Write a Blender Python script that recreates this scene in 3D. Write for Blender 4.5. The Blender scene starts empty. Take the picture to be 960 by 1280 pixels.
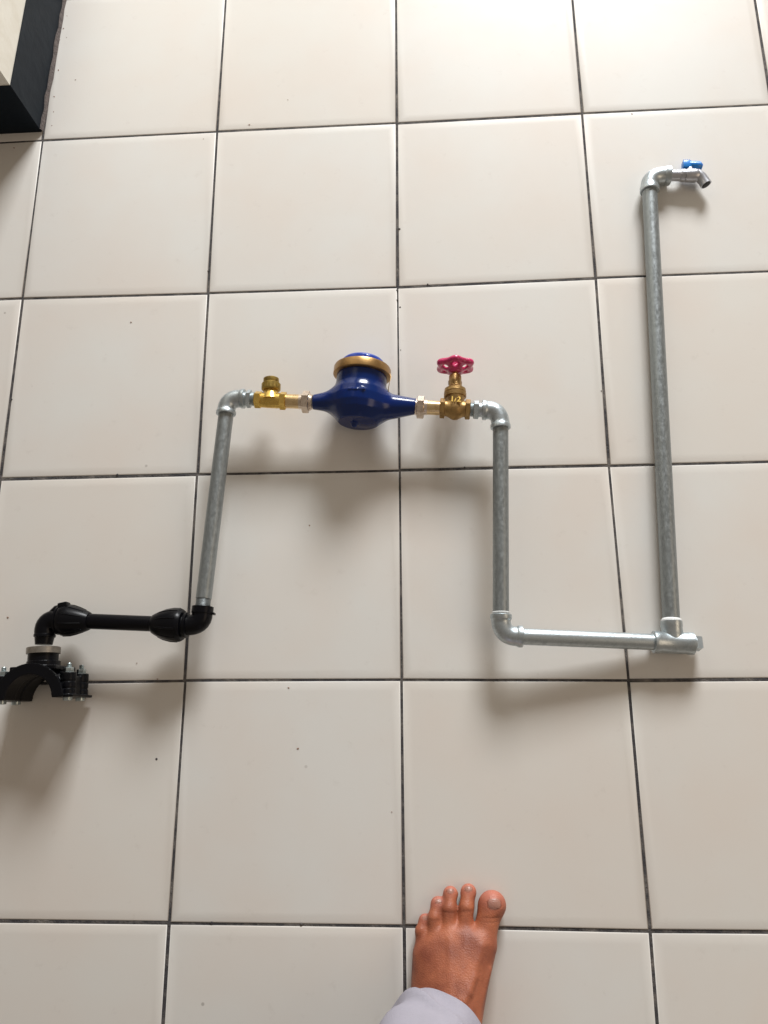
import bpy, bmesh, math, random
import numpy as np
from mathutils import Vector, Matrix

random.seed(4)
scene = bpy.context.scene
C = scene.collection
V = Vector

# ------------------------------------------------------------------ camera
cam_d = bpy.data.cameras.new('camera')
cam_d.sensor_fit = 'HORIZONTAL'
cam_d.sensor_width = 36.0
cam_d.lens = 973.977 / 960 * 36.0
cam_d.clip_start = 0.02
cam_d.clip_end = 60
cam = bpy.data.objects.new('camera', cam_d)
C.objects.link(cam)
Rm = Matrix(((0.99794003, 0.01955529, 0.06110058),
             (-0.00316827, 0.96627067, -0.25750913),
             (-0.06407537, 0.25678508, 0.96434214)))
cam.matrix_world = Matrix.Translation((0.0442884, -0.3497645, 1.0745328)) @ Rm.to_4x4()
scene.camera = cam

# ------------------------------------------------------------------ light of the room
world = bpy.data.worlds.new('World')
scene.world = world
world.use_nodes = True
bg = world.node_tree.nodes['Background']
bg.inputs['Color'].default_value = (1.0, 0.86, 0.72, 1)
bg.inputs['Strength'].default_value = 0.225

def area(name, loc, target, sx, sy, power, col, spread=180):
    d = bpy.data.lights.new(name, 'AREA')
    d.shape = 'RECTANGLE'; d.size = sx; d.size_y = sy
    d.energy = power; d.color = col; d.spread = math.radians(spread)
    o = bpy.data.objects.new(name, d); C.objects.link(o)
    o.location = loc
    o.rotation_euler = (V(target) - V(loc)).to_track_quat('-Z', 'Y').to_euler()
    return o
# daylight of the open doorway beyond the top of the picture
area('doorway_light', (1.00, 4.6, 2.02), (0.0, -0.2, 0.0), 1.7, 1.15, 366, (0.97, 0.985, 1.0))
# weak warm fill lamp added on the right, standing for no known source
area('added_fill_light', (2.4, -0.6, 1.9), (0.1, -0.4, 0.0), 1.6, 1.2, 10, (1.0, 0.78, 0.56))

scene.view_settings.view_transform = 'Standard'
scene.view_settings.look = 'None'
scene.view_settings.exposure = 0.0
scene.view_settings.gamma = 1.0
scene.view_settings.use_curve_mapping = False

# ------------------------------------------------------------------ materials
def mat(name, color, rough=0.5, metal=0.0, coat=0.0, noise=None, bump=None, spec=0.5, sss=0, rough_var=0, stretch=None):
    """noise=(scale, second colour, low, high); bump=(scale, strength, distance)"""
    m = bpy.data.materials.new(name); m.use_nodes = True
    nt = m.node_tree; b = nt.nodes['Principled BSDF']
    b.inputs['Base Color'].default_value = (*color, 1)
    b.inputs['Roughness'].default_value = rough
    b.inputs['Metallic'].default_value = metal
    b.inputs['Coat Weight'].default_value = coat
    b.inputs['Coat Roughness'].default_value = 0.06
    b.inputs['Specular IOR Level'].default_value = spec
    if sss:
        b.inputs['Subsurface Weight'].default_value = sss
        b.inputs['Subsurface Radius'].default_value = (0.012, 0.004, 0.002)
        b.inputs['Subsurface Scale'].default_value = 0.6
    geo = nt.nodes.new('ShaderNodeNewGeometry')
    if noise:
        n = nt.nodes.new('ShaderNodeTexNoise'); n.inputs['Scale'].default_value = noise[0]
        n.inputs['Detail'].default_value = 6; n.inputs['Roughness'].default_value = 0.65
        if stretch:
            mp = nt.nodes.new('ShaderNodeMapping'); mp.inputs['Scale'].default_value = stretch
            nt.links.new(geo.outputs['Position'], mp.inputs['Vector']); nt.links.new(mp.outputs['Vector'], n.inputs['Vector'])
        else:
            nt.links.new(geo.outputs['Position'], n.inputs['Vector'])
        r = nt.nodes.new('ShaderNodeMapRange')
        r.inputs['From Min'].default_value = noise[2]; r.inputs['From Max'].default_value = noise[3]
        nt.links.new(n.outputs['Fac'], r.inputs['Value'])
        mx = nt.nodes.new('ShaderNodeMix'); mx.data_type = 'RGBA'
        mx.inputs[6].default_value = (*color, 1); mx.inputs[7].default_value = (*noise[1], 1)
        nt.links.new(r.outputs['Result'], mx.inputs[0])
        nt.links.new(mx.outputs[2], b.inputs['Base Color'])
        if rough_var:
            rr = nt.nodes.new('ShaderNodeMapRange')
            rr.inputs['From Min'].default_value = 0.3; rr.inputs['From Max'].default_value = 0.7
            rr.inputs['To Min'].default_value = rough - rough_var; rr.inputs['To Max'].default_value = rough + rough_var
            nt.links.new(n.outputs['Fac'], rr.inputs['Value']); nt.links.new(rr.outputs['Result'], b.inputs['Roughness'])
    if bump:
        n2 = nt.nodes.new('ShaderNodeTexNoise'); n2.inputs['Scale'].default_value = bump[0]
        n2.inputs['Detail'].default_value = 4
        nt.links.new(geo.outputs['Position'], n2.inputs['Vector'])
        bp = nt.nodes.new('ShaderNodeBump'); bp.inputs['Strength'].default_value = bump[1]
        bp.inputs['Distance'].default_value = bump[2]
        nt.links.new(n2.outputs['Fac'], bp.inputs['Height'])
        nt.links.new(bp.outputs['Normal'], b.inputs['Normal'])
    return m

M = {}
M['galv_pipe'] = mat('weathered_zinc_pipe', (0.28, 0.305, 0.31), 0.42, 0.72, stretch=(1, 0.5, 1), noise=(280, (0.36, 0.39, 0.395), 0.42, 0.74), bump=(320, 0.25, 0.0005), rough_var=0.12)
M['galv_fit'] = mat('galvanised_fitting', (0.52, 0.57, 0.59), 0.37, 0.85, noise=(160, (0.40, 0.45, 0.47), 0.45, 0.7), bump=(260, 0.3, 0.0006), rough_var=0.1)
M['tap_metal'] = mat('satin_chrome', (0.56, 0.57, 0.61), 0.34, 0.9, noise=(90, (0.48, 0.49, 0.52), 0.4, 0.7), bump=(300, 0.15, 0.0004))
M['brass'] = mat('yellow_brass', (0.78, 0.52, 0.13), 0.30, 0.85, noise=(110, (0.52, 0.33, 0.08), 0.45, 0.75), bump=(300, 0.3, 0.0005), rough_var=0.08)
M['brass_pale'] = mat('pale_brass', (0.83, 0.62, 0.34), 0.26, 0.9, noise=(90, (0.62, 0.42, 0.2), 0.5, 0.8), bump=(300, 0.15, 0.0004))
M['nut_brass'] = mat('nickel_brass', (0.80, 0.68, 0.56), 0.27, 0.9, noise=(140, (0.55, 0.42, 0.32), 0.45, 0.75), bump=(300, 0.2, 0.0005))
M['bronze'] = mat('bronze_casting', (0.46, 0.29, 0.11), 0.40, 0.8, noise=(150, (0.28, 0.17, 0.07), 0.4, 0.7), bump=(400, 0.5, 0.0006), rough_var=0.1)
M['cap_brass'] = mat('dull_brass', (0.50, 0.36, 0.10), 0.42, 0.8, noise=(150, (0.26, 0.17, 0.05), 0.4, 0.7), bump=(300, 0.3, 0.0005))
M['ring'] = mat('bronze_ring', (0.36, 0.215, 0.08), 0.34, 0.85, noise=(60, (0.34, 0.19, 0.07), 0.4, 0.7), bump=(300, 0.2, 0.0004))
M['blue'] = mat('blue_enamel', (0.0005, 0.018, 0.120), 0.20, 0.0, 0.0, noise=(20, (0.0005, 0.014, 0.12), 0.4, 0.7), bump=(90, 0.12, 0.0008), spec=0.42)
M['lid_blue'] = mat('blue_lid_plastic', (0.012, 0.05, 0.36), 0.3, 0.0, 0.3, noise=(200, (0.2, 0.3, 0.6), 0.62, 0.8))
M['red'] = mat('crimson_enamel', (0.62, 0.030, 0.15), 0.26, 0.0, 0.3, noise=(120, (0.36, 0.012, 0.06), 0.4, 0.7), bump=(250, 0.3, 0.0005))
M['black'] = mat('black_plastic', (0.0035, 0.0037, 0.0048), 0.30, 0.0, 0.0, noise=(50, (0.0035, 0.0037, 0.0055), 0.4, 0.7), bump=(300, 0.1, 0.0003), spec=0.16)
M['black_pipe'] = mat('black_polythene', (0.002, 0.002, 0.0035), 0.34, spec=0.18, bump=(200, 0.1, 0.0003))
M['gasket'] = mat('grey_steel_ring', (0.34, 0.31, 0.27), 0.38, 0.7, noise=(100, (0.22, 0.2, 0.17), 0.4, 0.7))
M['zinc'] = mat('zinc_bolt', (0.55, 0.62, 0.63), 0.3, 0.9, noise=(200, (0.35, 0.4, 0.4), 0.4, 0.7))
M['lever_blue'] = mat('azure_plastic', (0.015, 0.24, 0.72), 0.32, noise=(200, (0.01, 0.16, 0.6), 0.4, 0.7), coat=0.2)
M['tape'] = mat('white_thread_tape', (0.82, 0.83, 0.82), 0.6, bump=(500, 0.6, 0.0006))
M['bore_shade'] = mat('painted_bore_shade', (0.02, 0.018, 0.02), 0.7)  # dark colour that stands in for the shade inside the spout
M['grout'] = mat('dark_grout', (0.062, 0.060, 0.064), 0.9, noise=(38, (0.21, 0.19, 0.17), 0.44, 0.72), bump=(400, 0.8, 0.002), spec=0.2)
M['rust'] = mat('rust_speck', (0.30, 0.19, 0.14), 0.9)
M['mortar'] = mat('mortar', (0.15, 0.125, 0.115), 0.9, noise=(120, (0.10, 0.085, 0.08), 0.4, 0.65), bump=(300, 0.8, 0.003), spec=0.2)
M['wall'] = mat('cream_wall_paint', (0.74, 0.71, 0.63), 0.6, noise=(9, (0.62, 0.57, 0.47), 0.5, 0.75), bump=(60, 0.3, 0.002))
M['skirt'] = mat('black_gloss_paint', (0.0045, 0.0085, 0.014), 0.50, noise=(25, (0.007, 0.012, 0.018), 0.45, 0.7), bump=(50, 0.3, 0.002), spec=0.12)
M['cloth'] = mat('pale_lilac_grey_cotton', (0.38, 0.36, 0.41), 0.85, noise=(8, (0.32, 0.305, 0.355), 0.35, 0.7), bump=(900, 0.5, 0.0008), spec=0.25)

def tile_material():
    m = bpy.data.materials.new('cream_glazed_ceramic'); m.use_nodes = True
    nt = m.node_tree; L = nt.links; b = nt.nodes['Principled BSDF']
    b.inputs['Roughness'].default_value = 0.34
    b.inputs['Specular IOR Level'].default_value = 0.22
    geo = nt.nodes.new('ShaderNodeNewGeometry'); oi = nt.nodes.new('ShaderNodeObjectInfo')
    # per-tile tone
    r = nt.nodes.new('ShaderNodeMix'); r.data_type = 'RGBA'
    r.inputs[6].default_value = (0.730, 0.705, 0.655, 1); r.inputs[7].default_value = (0.735, 0.725, 0.690, 1)
    L.new(oi.outputs['Random'], r.inputs[0])
    # broad cloudy tone
    n = nt.nodes.new('ShaderNodeTexNoise'); n.inputs['Scale'].default_value = 5.5; n.inputs['Detail'].default_value = 3
    L.new(geo.outputs['Position'], n.inputs['Vector'])
    mr = nt.nodes.new('ShaderNodeMapRange'); mr.inputs['From Min'].default_value = 0.35; mr.inputs['From Max'].default_value = 0.7
    mr.inputs['To Max'].default_value = 0.75
    L.new(n.outputs['Fac'], mr.inputs['Value'])
    mx = nt.nodes.new('ShaderNodeMix'); mx.data_type = 'RGBA'
    mx.inputs[7].default_value = (0.730, 0.668, 0.605, 1)
    L.new(mr.outputs['Result'], mx.inputs[0]); L.new(r.outputs[2], mx.inputs[6])
    # tiny dirt specks
    v = nt.nodes.new('ShaderNodeTexVoronoi'); v.inputs['Scale'].default_value = 16
    L.new(geo.outputs['Position'], v.inputs['Vector'])
    sp = nt.nodes.new('ShaderNodeMapRange'); sp.inputs['From Min'].default_value = 0.024; sp.inputs['From Max'].default_value = 0.040
    sp.inputs['To Min'].default_value = 1.0; sp.inputs['To Max'].default_value = 0.0
    L.new(v.outputs['Distance'], sp.inputs['Value'])
    sc = nt.nodes.new('ShaderNodeSeparateColor'); L.new(v.outputs['Color'], sc.inputs[0])
    gt = nt.nodes.new('ShaderNodeMapRange'); gt.inputs['From Min'].default_value = 0.90; gt.inputs['From Max'].default_value = 1.0
    gt.inputs['To Max'].default_value = 0.5
    L.new(sc.outputs[0], gt.inputs['Value'])
    mu = nt.nodes.new('ShaderNodeMath'); mu.operation = 'MULTIPLY'
    L.new(sp.outputs['Result'], mu.inputs[0]); L.new(gt.outputs['Result'], mu.inputs[1])
    mx2 = nt.nodes.new('ShaderNodeMix'); mx2.data_type = 'RGBA'; mx2.inputs[7].default_value = (0.13, 0.09, 0.07, 1)
    L.new(mu.outputs[0], mx2.inputs[0]); L.new(mx.outputs[2], mx2.inputs[6])
    # thin smears of dried water
    n3 = nt.nodes.new('ShaderNodeTexNoise'); n3.inputs['Scale'].default_value = 38; n3.inputs['Detail'].default_value = 8; n3.inputs['Roughness'].default_value = 0.7
    L.new(geo.outputs['Position'], n3.inputs['Vector'])
    m3 = nt.nodes.new('ShaderNodeMapRange'); m3.inputs['From Min'].default_value = 0.60; m3.inputs['From Max'].default_value = 0.80
    m3.inputs['To Max'].default_value = 0.22
    L.new(n3.outputs['Fac'], m3.inputs['Value'])
    mx3 = nt.nodes.new('ShaderNodeMix'); mx3.data_type = 'RGBA'; mx3.inputs[7].default_value = (0.42, 0.36, 0.31, 1)
    L.new(m3.outputs['Result'], mx3.inputs[0]); L.new(mx2.outputs[2], mx3.inputs[6])
    L.new(mx3.outputs[2], b.inputs['Base Color'])
    rr = nt.nodes.new('ShaderNodeMapRange'); rr.inputs['From Min'].default_value = 0.3; rr.inputs['From Max'].default_value = 0.7
    rr.inputs['To Min'].default_value = 0.36; rr.inputs['To Max'].default_value = 0.46
    L.new(n3.outputs['Fac'], rr.inputs['Value']); L.new(rr.outputs['Result'], b.inputs['Roughness'])
    bp = nt.nodes.new('ShaderNodeBump'); bp.inputs['Strength'].default_value = 0.05; bp.inputs['Distance'].default_value = 0.003
    L.new(n.outputs['Fac'], bp.inputs['Height']); L.new(bp.outputs['Normal'], b.inputs['Normal'])
    return m
M['tile'] = tile_material()

def skin_material():
    m = bpy.data.materials.new('brown_skin'); m.use_nodes = True
    nt = m.node_tree; L = nt.links; b = nt.nodes['Principled BSDF']
    b.inputs['Roughness'].default_value = 0.52
    b.inputs['Subsurface Weight'].default_value = 0.12
    b.inputs['Subsurface Radius'].default_value = (0.010, 0.004, 0.002)
    b.inputs['Subsurface Scale'].default_value = 0.5
    geo = nt.nodes.new('ShaderNodeNewGeometry')
    at = nt.nodes.new('ShaderNodeAttribute'); at.attribute_name = 'tone'
    sp = nt.nodes.new('ShaderNodeSeparateColor'); L.new(at.outputs['Color'], sp.inputs[0])
    n = nt.nodes.new('ShaderNodeTexNoise'); n.inputs['Scale'].default_value = 30; n.inputs['Detail'].default_value = 7
    L.new(geo.outputs['Position'], n.inputs['Vector'])
    mr = nt.nodes.new('ShaderNodeMapRange'); mr.inputs['From Min'].default_value = 0.36; mr.inputs['From Max'].default_value = 0.66
    L.new(n.outputs['Fac'], mr.inputs['Value'])
    a = nt.nodes.new('ShaderNodeMix'); a.data_type = 'RGBA'
    a.inputs[6].default_value = (0.47, 0.150, 0.070, 1); a.inputs[7].default_value = (0.24, 0.064, 0.032, 1)
    L.new(mr.outputs['Result'], a.inputs[0])
    c = nt.nodes.new('ShaderNodeMix'); c.data_type = 'RGBA'; c.inputs[7].default_value = (0.52, 0.175, 0.12, 1)   # pinker toe tips
    L.new(sp.outputs[0], c.inputs[0]); L.new(a.outputs[2], c.inputs[6])
    d = nt.nodes.new('ShaderNodeMix'); d.data_type = 'RGBA'; d.inputs[7].default_value = (0.36, 0.17, 0.125, 1)  # nails
    L.new(sp.outputs[1], d.inputs[0]); L.new(c.outputs[2], d.inputs[6])
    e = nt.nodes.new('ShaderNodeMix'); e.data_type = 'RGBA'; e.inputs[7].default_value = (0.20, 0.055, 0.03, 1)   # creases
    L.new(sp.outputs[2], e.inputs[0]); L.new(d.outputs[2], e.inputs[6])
    L.new(e.outputs[2], b.inputs['Base Color'])
    rg = nt.nodes.new('ShaderNodeMapRange'); rg.inputs['To Min'].default_value = 0.52; rg.inputs['To Max'].default_value = 0.38
    L.new(sp.outputs[1], rg.inputs['Value']); L.new(rg.outputs['Result'], b.inputs['Roughness'])
    n2 = nt.nodes.new('ShaderNodeTexVoronoi'); n2.inputs['Scale'].default_value = 620
    L.new(geo.outputs['Position'], n2.inputs['Vector'])
    bp = nt.nodes.new('ShaderNodeBump'); bp.inputs['Strength'].default_value = 0.45; bp.inputs['Distance'].default_value = 0.0006
    L.new(n2.outputs['Distance'], bp.inputs['Height']); L.new(bp.outputs['Normal'], b.inputs['Normal'])
    return m
M['skin'] = skin_material()

# ------------------------------------------------------------------ helpers
def mesh_from(name, verts, faces):
    me = bpy.data.meshes.new(name); me.from_pydata([tuple(v) for v in verts], [], faces); me.update()
    return me

def link(name, me, m, parent=None, origin=(0, 0, 0), label=None, smooth=35, loc=None):
    """one mesh object; me holds world coordinates, origin is the parent's place"""
    if m and not me.materials: me.materials.append(m)
    if origin != (0, 0, 0) and tuple(origin) != (0, 0, 0): me.transform(Matrix.Translation(-V(origin)))
    if smooth:
        for p in me.polygons: p.use_smooth = True
        me.set_sharp_from_angle(angle=math.radians(smooth))
    o = bpy.data.objects.new(name, me); C.objects.link(o)
    if parent is not None: o.parent = parent
    if loc is not None: o.location = loc
    if label: o['label'] = label
    return o

class MB:
    def __init__(s): s.v = []; s.f = []
    def add(s, vs, fs):
        b = len(s.v); s.v += [V(v) for v in vs]; s.f += [tuple(b + i for i in f) for f in fs]; return s
    def lathe(s, prof, p0, d, n=32, rot=0.0, sq=None):
        """prof: list of (t, r) along d from p0; n sides"""
        d = V(d).normalized(); p0 = V(p0)
        up = V((0, 0, 1)) if abs(d.z) < 0.9 else V((1, 0, 0))
        a = up.cross(d).normalized(); b = d.cross(a).normalized()
        vs = []; fs = []
        for t, r in prof:
            for k in range(n):
                th = rot + 2 * math.pi * k / n
                vs.append(p0 + d * t + (a * math.cos(th) + b * math.sin(th)) * r)
        m = len(prof)
        for i in range(m - 1):
            for k in range(n):
                k2 = (k + 1) % n
                fs.append((i * n + k, i * n + k2, (i + 1) * n + k2, (i + 1) * n + k))
        fs.append(tuple(range(n - 1, -1, -1)))
        fs.append(tuple((m - 1) * n + k for k in range(n)))
        return s.add(vs, fs)
    def sweep(s, pts, radii, n=28):
        pts = [V(p) for p in pts]
        vs = []; fs = []
        d0 = (pts[1] - pts[0]).normalized()
        a = V((0, 0, 1)) if abs(d0.z) < 0.9 else V((1, 0, 0))
        a = (a - d0 * a.dot(d0)).normalized()
        for i, p in enumerate(pts):
            if i == 0: d = d0
            elif i == len(pts) - 1: d = (pts[-1] - pts[-2]).normalized()
            else: d = ((pts[i + 1] - p).normalized() + (p - pts[i - 1]).normalized()).normalized()
            a = (a - d * a.dot(d)).normalized(); b = d.cross(a)
            for k in range(n):
                th = 2 * math.pi * k / n
                vs.append(p + (a * math.cos(th) + b * math.sin(th)) * radii[i])
        m = len(pts)
        for i in range(m - 1):
            for k in range(n):
                k2 = (k + 1) % n
                fs.append((i * n + k, i * n + k2, (i + 1) * n + k2, (i + 1) * n + k))
        fs.append(tuple(range(n - 1, -1, -1))); fs.append(tuple((m - 1) * n + k for k in range(n)))
        return s.add(vs, fs)
    def box(s, c, size, rot=None, bev=0.0):
        bm = bmesh.new(); bmesh.ops.create_cube(bm, size=1)
        bmesh.ops.scale(bm, vec=V(size), verts=bm.verts)
        if bev: bmesh.ops.bevel(bm, geom=bm.edges[:], offset=bev, segments=2, affect='EDGES', profile=0.6)
        Mx = Matrix.Translation(V(c)) @ (rot.to_4x4() if rot else Matrix.Identity(4))
        bm.transform(Mx); bm.verts.index_update()
        s.add([v.co.copy() for v in bm.verts], [tuple(v.index for v in f.verts) for f in bm.faces]); bm.free()
        return s
    def mesh(s, name):
        me = mesh_from(name, s.v, s.f)
        bm = bmesh.new(); bm.from_mesh(me); bmesh.ops.recalc_face_normals(bm, faces=bm.faces[:]); bm.to_mesh(me); bm.free()
        return me

def rings(r, step, t0, t1, depth):
    """fine screw thread ridges between t0 and t1"""
    out = []; t = t0
    while t < t1:
        out += [(t, r), (t + step * 0.5, r - depth)]; t += step
    return out

# ---- signed distance meshing (numpy surface nets)
def sd_caps(P, a, b, ra, rb):
    a = np.array(a); b = np.array(b); ba = b - a
    h = np.clip(((P - a) @ ba) / (ba @ ba), 0, 1)
    return np.linalg.norm(P - a - h[..., None] * ba, axis=-1) - (ra + (rb - ra) * h)
def sd_ell(P, c, r):
    q = (P - np.array(c)) / np.array(r); k = np.linalg.norm(q, axis=-1)
    return (k - 1) * min(r)
def smin(a, b, k):
    h = np.clip(0.5 + 0.5 * (b - a) / k, 0, 1)
    return b + (a - b) * h - k * h * (1 - h)
def smax(a, b, k): return -smin(-a, -b, k)
def sd_rev(P, prof, ax=1):
    """solid of revolution about axis ax: profile r(t) interpolated; approximate distance"""
    t = P[..., ax]; o = [i for i in range(3) if i != ax]
    rad = np.hypot(P[..., o[0]], P[..., o[1]])
    ts = np.array([p[0] for p in prof]); rs = np.array([p[1] for p in prof])
    d = (rad - np.interp(t, ts, rs)) * 0.85
    return np.maximum(d, np.maximum(ts[0] - t, t - ts[-1]))

def surf(fn, lo, hi, h):
    lo = np.array(lo, float); n = np.ceil((np.array(hi) - lo) / h).astype(int) + 1
    g = np.stack(np.meshgrid(*[lo[i] + h * np.arange(n[i]) for i in range(3)], indexing='ij'), -1)
    D = fn(g); S = D < 0
    nx, ny, nz = D.shape
    cn = np.zeros((nx - 1, ny - 1, nz - 1), int)
    for a in (0, 1):
        for b in (0, 1):
            for c in (0, 1): cn += S[a:nx - 1 + a, b:ny - 1 + b, c:nz - 1 + c]
    act = (cn > 0) & (cn < 8)
    idx = -np.ones(act.shape, int); ii = np.argwhere(act); idx[act] = np.arange(len(ii))
    acc = np.zeros((len(ii), 3)); w = np.zeros(len(ii))
    for ax in range(3):
        e = np.eye(3, dtype=int)[ax]; oth = [k for k in range(3) if k != ax]
        for a in (0, 1):
            for b in (0, 1):
                off = np.zeros(3, int); off[oth[0]] = a; off[oth[1]] = b
                p = ii + off; q = p + e
                d0 = D[p[:, 0], p[:, 1], p[:, 2]]; d1 = D[q[:, 0], q[:, 1], q[:, 2]]
                c = (d0 < 0) != (d1 < 0)
                t = np.where(c, d0 / np.where(c, d0 - d1, 1), 0)
                acc[c] += (p + e * t[:, None])[c]; w[c] += 1
    vs = lo + h * acc / w[:, None]
    fs = []
    for ax in range(3):
        e = np.eye(3, dtype=int)[ax]; u = np.eye(3, dtype=int)[(ax + 1) % 3]; v = np.eye(3, dtype=int)[(ax + 2) % 3]
        A = S[:nx - e[0], :ny - e[1], :nz - e[2]]; B = S[e[0]:, e[1]:, e[2]:]
        cr = np.argwhere(A != B); cr = cr[(cr[:, (ax + 1) % 3] > 0) & (cr[:, (ax + 2) % 3] > 0)]
        cr = cr[(cr < np.array([nx - 1, ny - 1, nz - 1])).all(1)]
        q = [idx[tuple((cr - o).T)] for o in (u * 0, u, u + v, v)]
        F = np.stack(q, 1); ins = A[tuple(cr.T)]
        F[~ins] = F[~ins][:, ::-1]
        fs.append(F[(F >= 0).all(1)])
    return vs, np.concatenate(fs)

def surf_mesh(name, fn, lo, hi, h, xf=None):
    vs, fs = surf(fn, lo, hi, h)
    me = bpy.data.meshes.new(name); me.from_pydata(vs.tolist(), [], fs.tolist()); me.update()
    bm = bmesh.new(); bm.from_mesh(me)
    bmesh.ops.recalc_face_normals(bm, faces=bm.faces[:])
    bmesh.ops.smooth_vert(bm, verts=bm.verts[:], factor=0.4, use_axis_x=True, use_axis_y=True, use_axis_z=True)
    bm.to_mesh(me); bm.free()
    if xf is not None: me.transform(xf)
    return me

def join_mb(me, mb):
    """append a MB to an existing mesh"""
    bm = bmesh.new(); bm.from_mesh(me)
    m2 = mb.mesh('tmp'); bm.from_mesh(m2); bm.to_mesh(me); bm.free(); bpy.data.meshes.remove(m2)
    return me

def thing(name, loc, label, cat, group=None):
    o = bpy.data.objects.new(name, None); C.objects.link(o); o.location = loc
    o.empty_display_size = 0.05
    o['label'] = label; o['category'] = cat
    if group: o['group'] = group
    return o

# ------------------------------------------------------------------ floor: grout bed, tiles, outer sheet
T = 0.30
NI0, NI1, NJ0, NJ1 = -4, 8, -3, 9            # joint numbers laid tile by tile
off = {(0, 1): (-.0018, .0006), (1, 1): (-.001, .0006), (2, 1): (-.0006, -.0006), (3, 1): (.0012, .0008),
       (0, 2): (-.0008, .0016), (1, 2): (.0003, -.0015), (2, 2): (-.0016, -.0034), (3, 2): (.0012, -.0002),
       (0, 3): (.0008, -.0004), (1, 3): (.0008, 0), (2, 3): (-.001, -.0009), (3, 3): (-.002, -.0009),
       (1, 4): (.0012, .0027), (2, 4): (-.0007, .0019), (3, 4): (.0007, -.0005),
       (1, 5): (-.0003, .0005), (2, 5): (-.0004, .0007), (3, 5): (.0019, -.0015)}
def node(i, j):
    dx, dy = off.get((i, j), (0, 0))
    return V(((i - 2) * T + dx, -(j - 3) * T + dy, 0))
X0, X1 = (NI0 - 2) * T, (NI1 - 2) * T
Y0, Y1 = -(NJ1 - 3) * T, -(NJ0 - 3) * T
gb = MB()
nx, ny = 60, 60
vs = []; fs = []
for a in range(nx + 1):
    for b in range(ny + 1):
        vs.append(((X0 + (X1 - X0) * a / nx), (Y0 + (Y1 - Y0) * b / ny), -0.0011))
for a in range(nx):
    for b in range(ny):
        k = a * (ny + 1) + b
        fs.append((k, k + ny + 1, k + ny + 2, k + 1))
floor = link('floor', mesh_from('floor', vs, fs), M['grout'], smooth=0)
floor['kind'] = 'structure'

rt = random.Random(11)
for j in range(NJ0, NJ1):
    for i in range(NI0, NI1):
        c = [node(i, j + 1), node(i + 1, j + 1), node(i + 1, j), node(i, j)]     # bl, br, tr, tl
        mid = sum(c, V()) / 4
        g = [0.0017 + rt.uniform(-0.0005, 0.0008) for _ in range(4)]              # half joints: bottom right top left
        ins = [V((g[3], g[0], 0)), V((-g[1], g[0], 0)), V((-g[1], -g[2], 0)), V((g[3], -g[2], 0))]
        zj = [rt.uniform(-0.00035, 0.00035) for _ in range(4)]
        vs = []
        for z, q in ((-0.006, 0.0), (-0.0010, 0.0), (-0.00050, 0.0005), (-0.00020, 0.0016), (0.0, 0.0130)):
            for k in range(4):
                s = V(((1, -1, -1, 1)[k] * q, (1, 1, -1, -1)[k] * q, 0))
                p = c[k] + ins[k] + s - mid
                vs.append((p.x, p.y, z + zj[k]))
        fs = [(16, 17, 18, 19)]
        for r in range(4):
            for k in range(4):
                k2 = (k + 1) % 4
                fs.append((r * 4 + k, r * 4 + k2, r * 4 + 4 + k2, r * 4 + 4 + k))
        link('tile', mesh_from('tile', vs, fs), M['tile'], parent=floor, smooth=80, loc=mid)

# chips and dirt caught in the joints, one part of the floor
ch = MB()
rc = random.Random(5)
for (x, y) in ((-.0025, .292), (-.002, .275), (.002, .262), (-.0015, .245), (.002, .40), (-.42, .0025), (-.265, .002),
               (.093, .0015), (.30 - .0045, .114), (-.60 + .003, .128), (-.245, -.5985), (-.13, -.5985), (-.3015, .338),
               (.0022, .19), (.0, -.012), (-.331, -.4), (.045, .30), (-.55, .0008)):
    n = 7; r = rc.uniform(0.0010, 0.0020)
    ch.lathe([(0, r * 1.0), (0.0007, r * 0.75), (0.0010, r * 0.3)], (x, y, -0.0004), (0, 0, 1), n=n, rot=rc.random())
ru = MB()
for (x, y) in ([-0.5859, 0.8621], [-0.5902, 0.8342], [-0.5823, 0.8144], [-0.5935, 0.81], [-0.5893, 0.7443], [-0.557, 0.722], [-0.5905, 0.689],
               [-0.5884, 0.6575], [-0.5882, 0.6297], [-0.6492, 0.588], [-0.1306, -0.0808], [-0.5609, -0.2076], [-0.3682, -0.273], [-0.3371, -0.2949],
               [-0.324, 0.5869], [-0.2466, 0.611], [0.3797, 0.5937], [-0.1542, -0.3078], [-0.0147, -0.4655], [-0.1402, -0.3869], [-0.4193, 0.2523], [-0.1832, 0.6569]):
    rr_ = rc.uniform(0.0006, 0.0014); e = rc.random() * 3
    for q in range(2):
        ru.lathe([(0, rr_ * (1 - 0.3 * q)), (0.0004, rr_ * 0.5)], (x + q * rr_ * math.cos(e), y + q * rr_ * math.sin(e), 0.00005 + 0.0001 * q), (0, 0, 1), n=6, rot=rc.random())
d2 = link('rust_speck', ru.mesh('rust_speck'), M['rust'], parent=floor)
d2['kind'] = 'stuff'
d = link('joint_dirt', ch.mesh('joint_dirt'), M['grout'], parent=floor)
d['kind'] = 'stuff'

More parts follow.
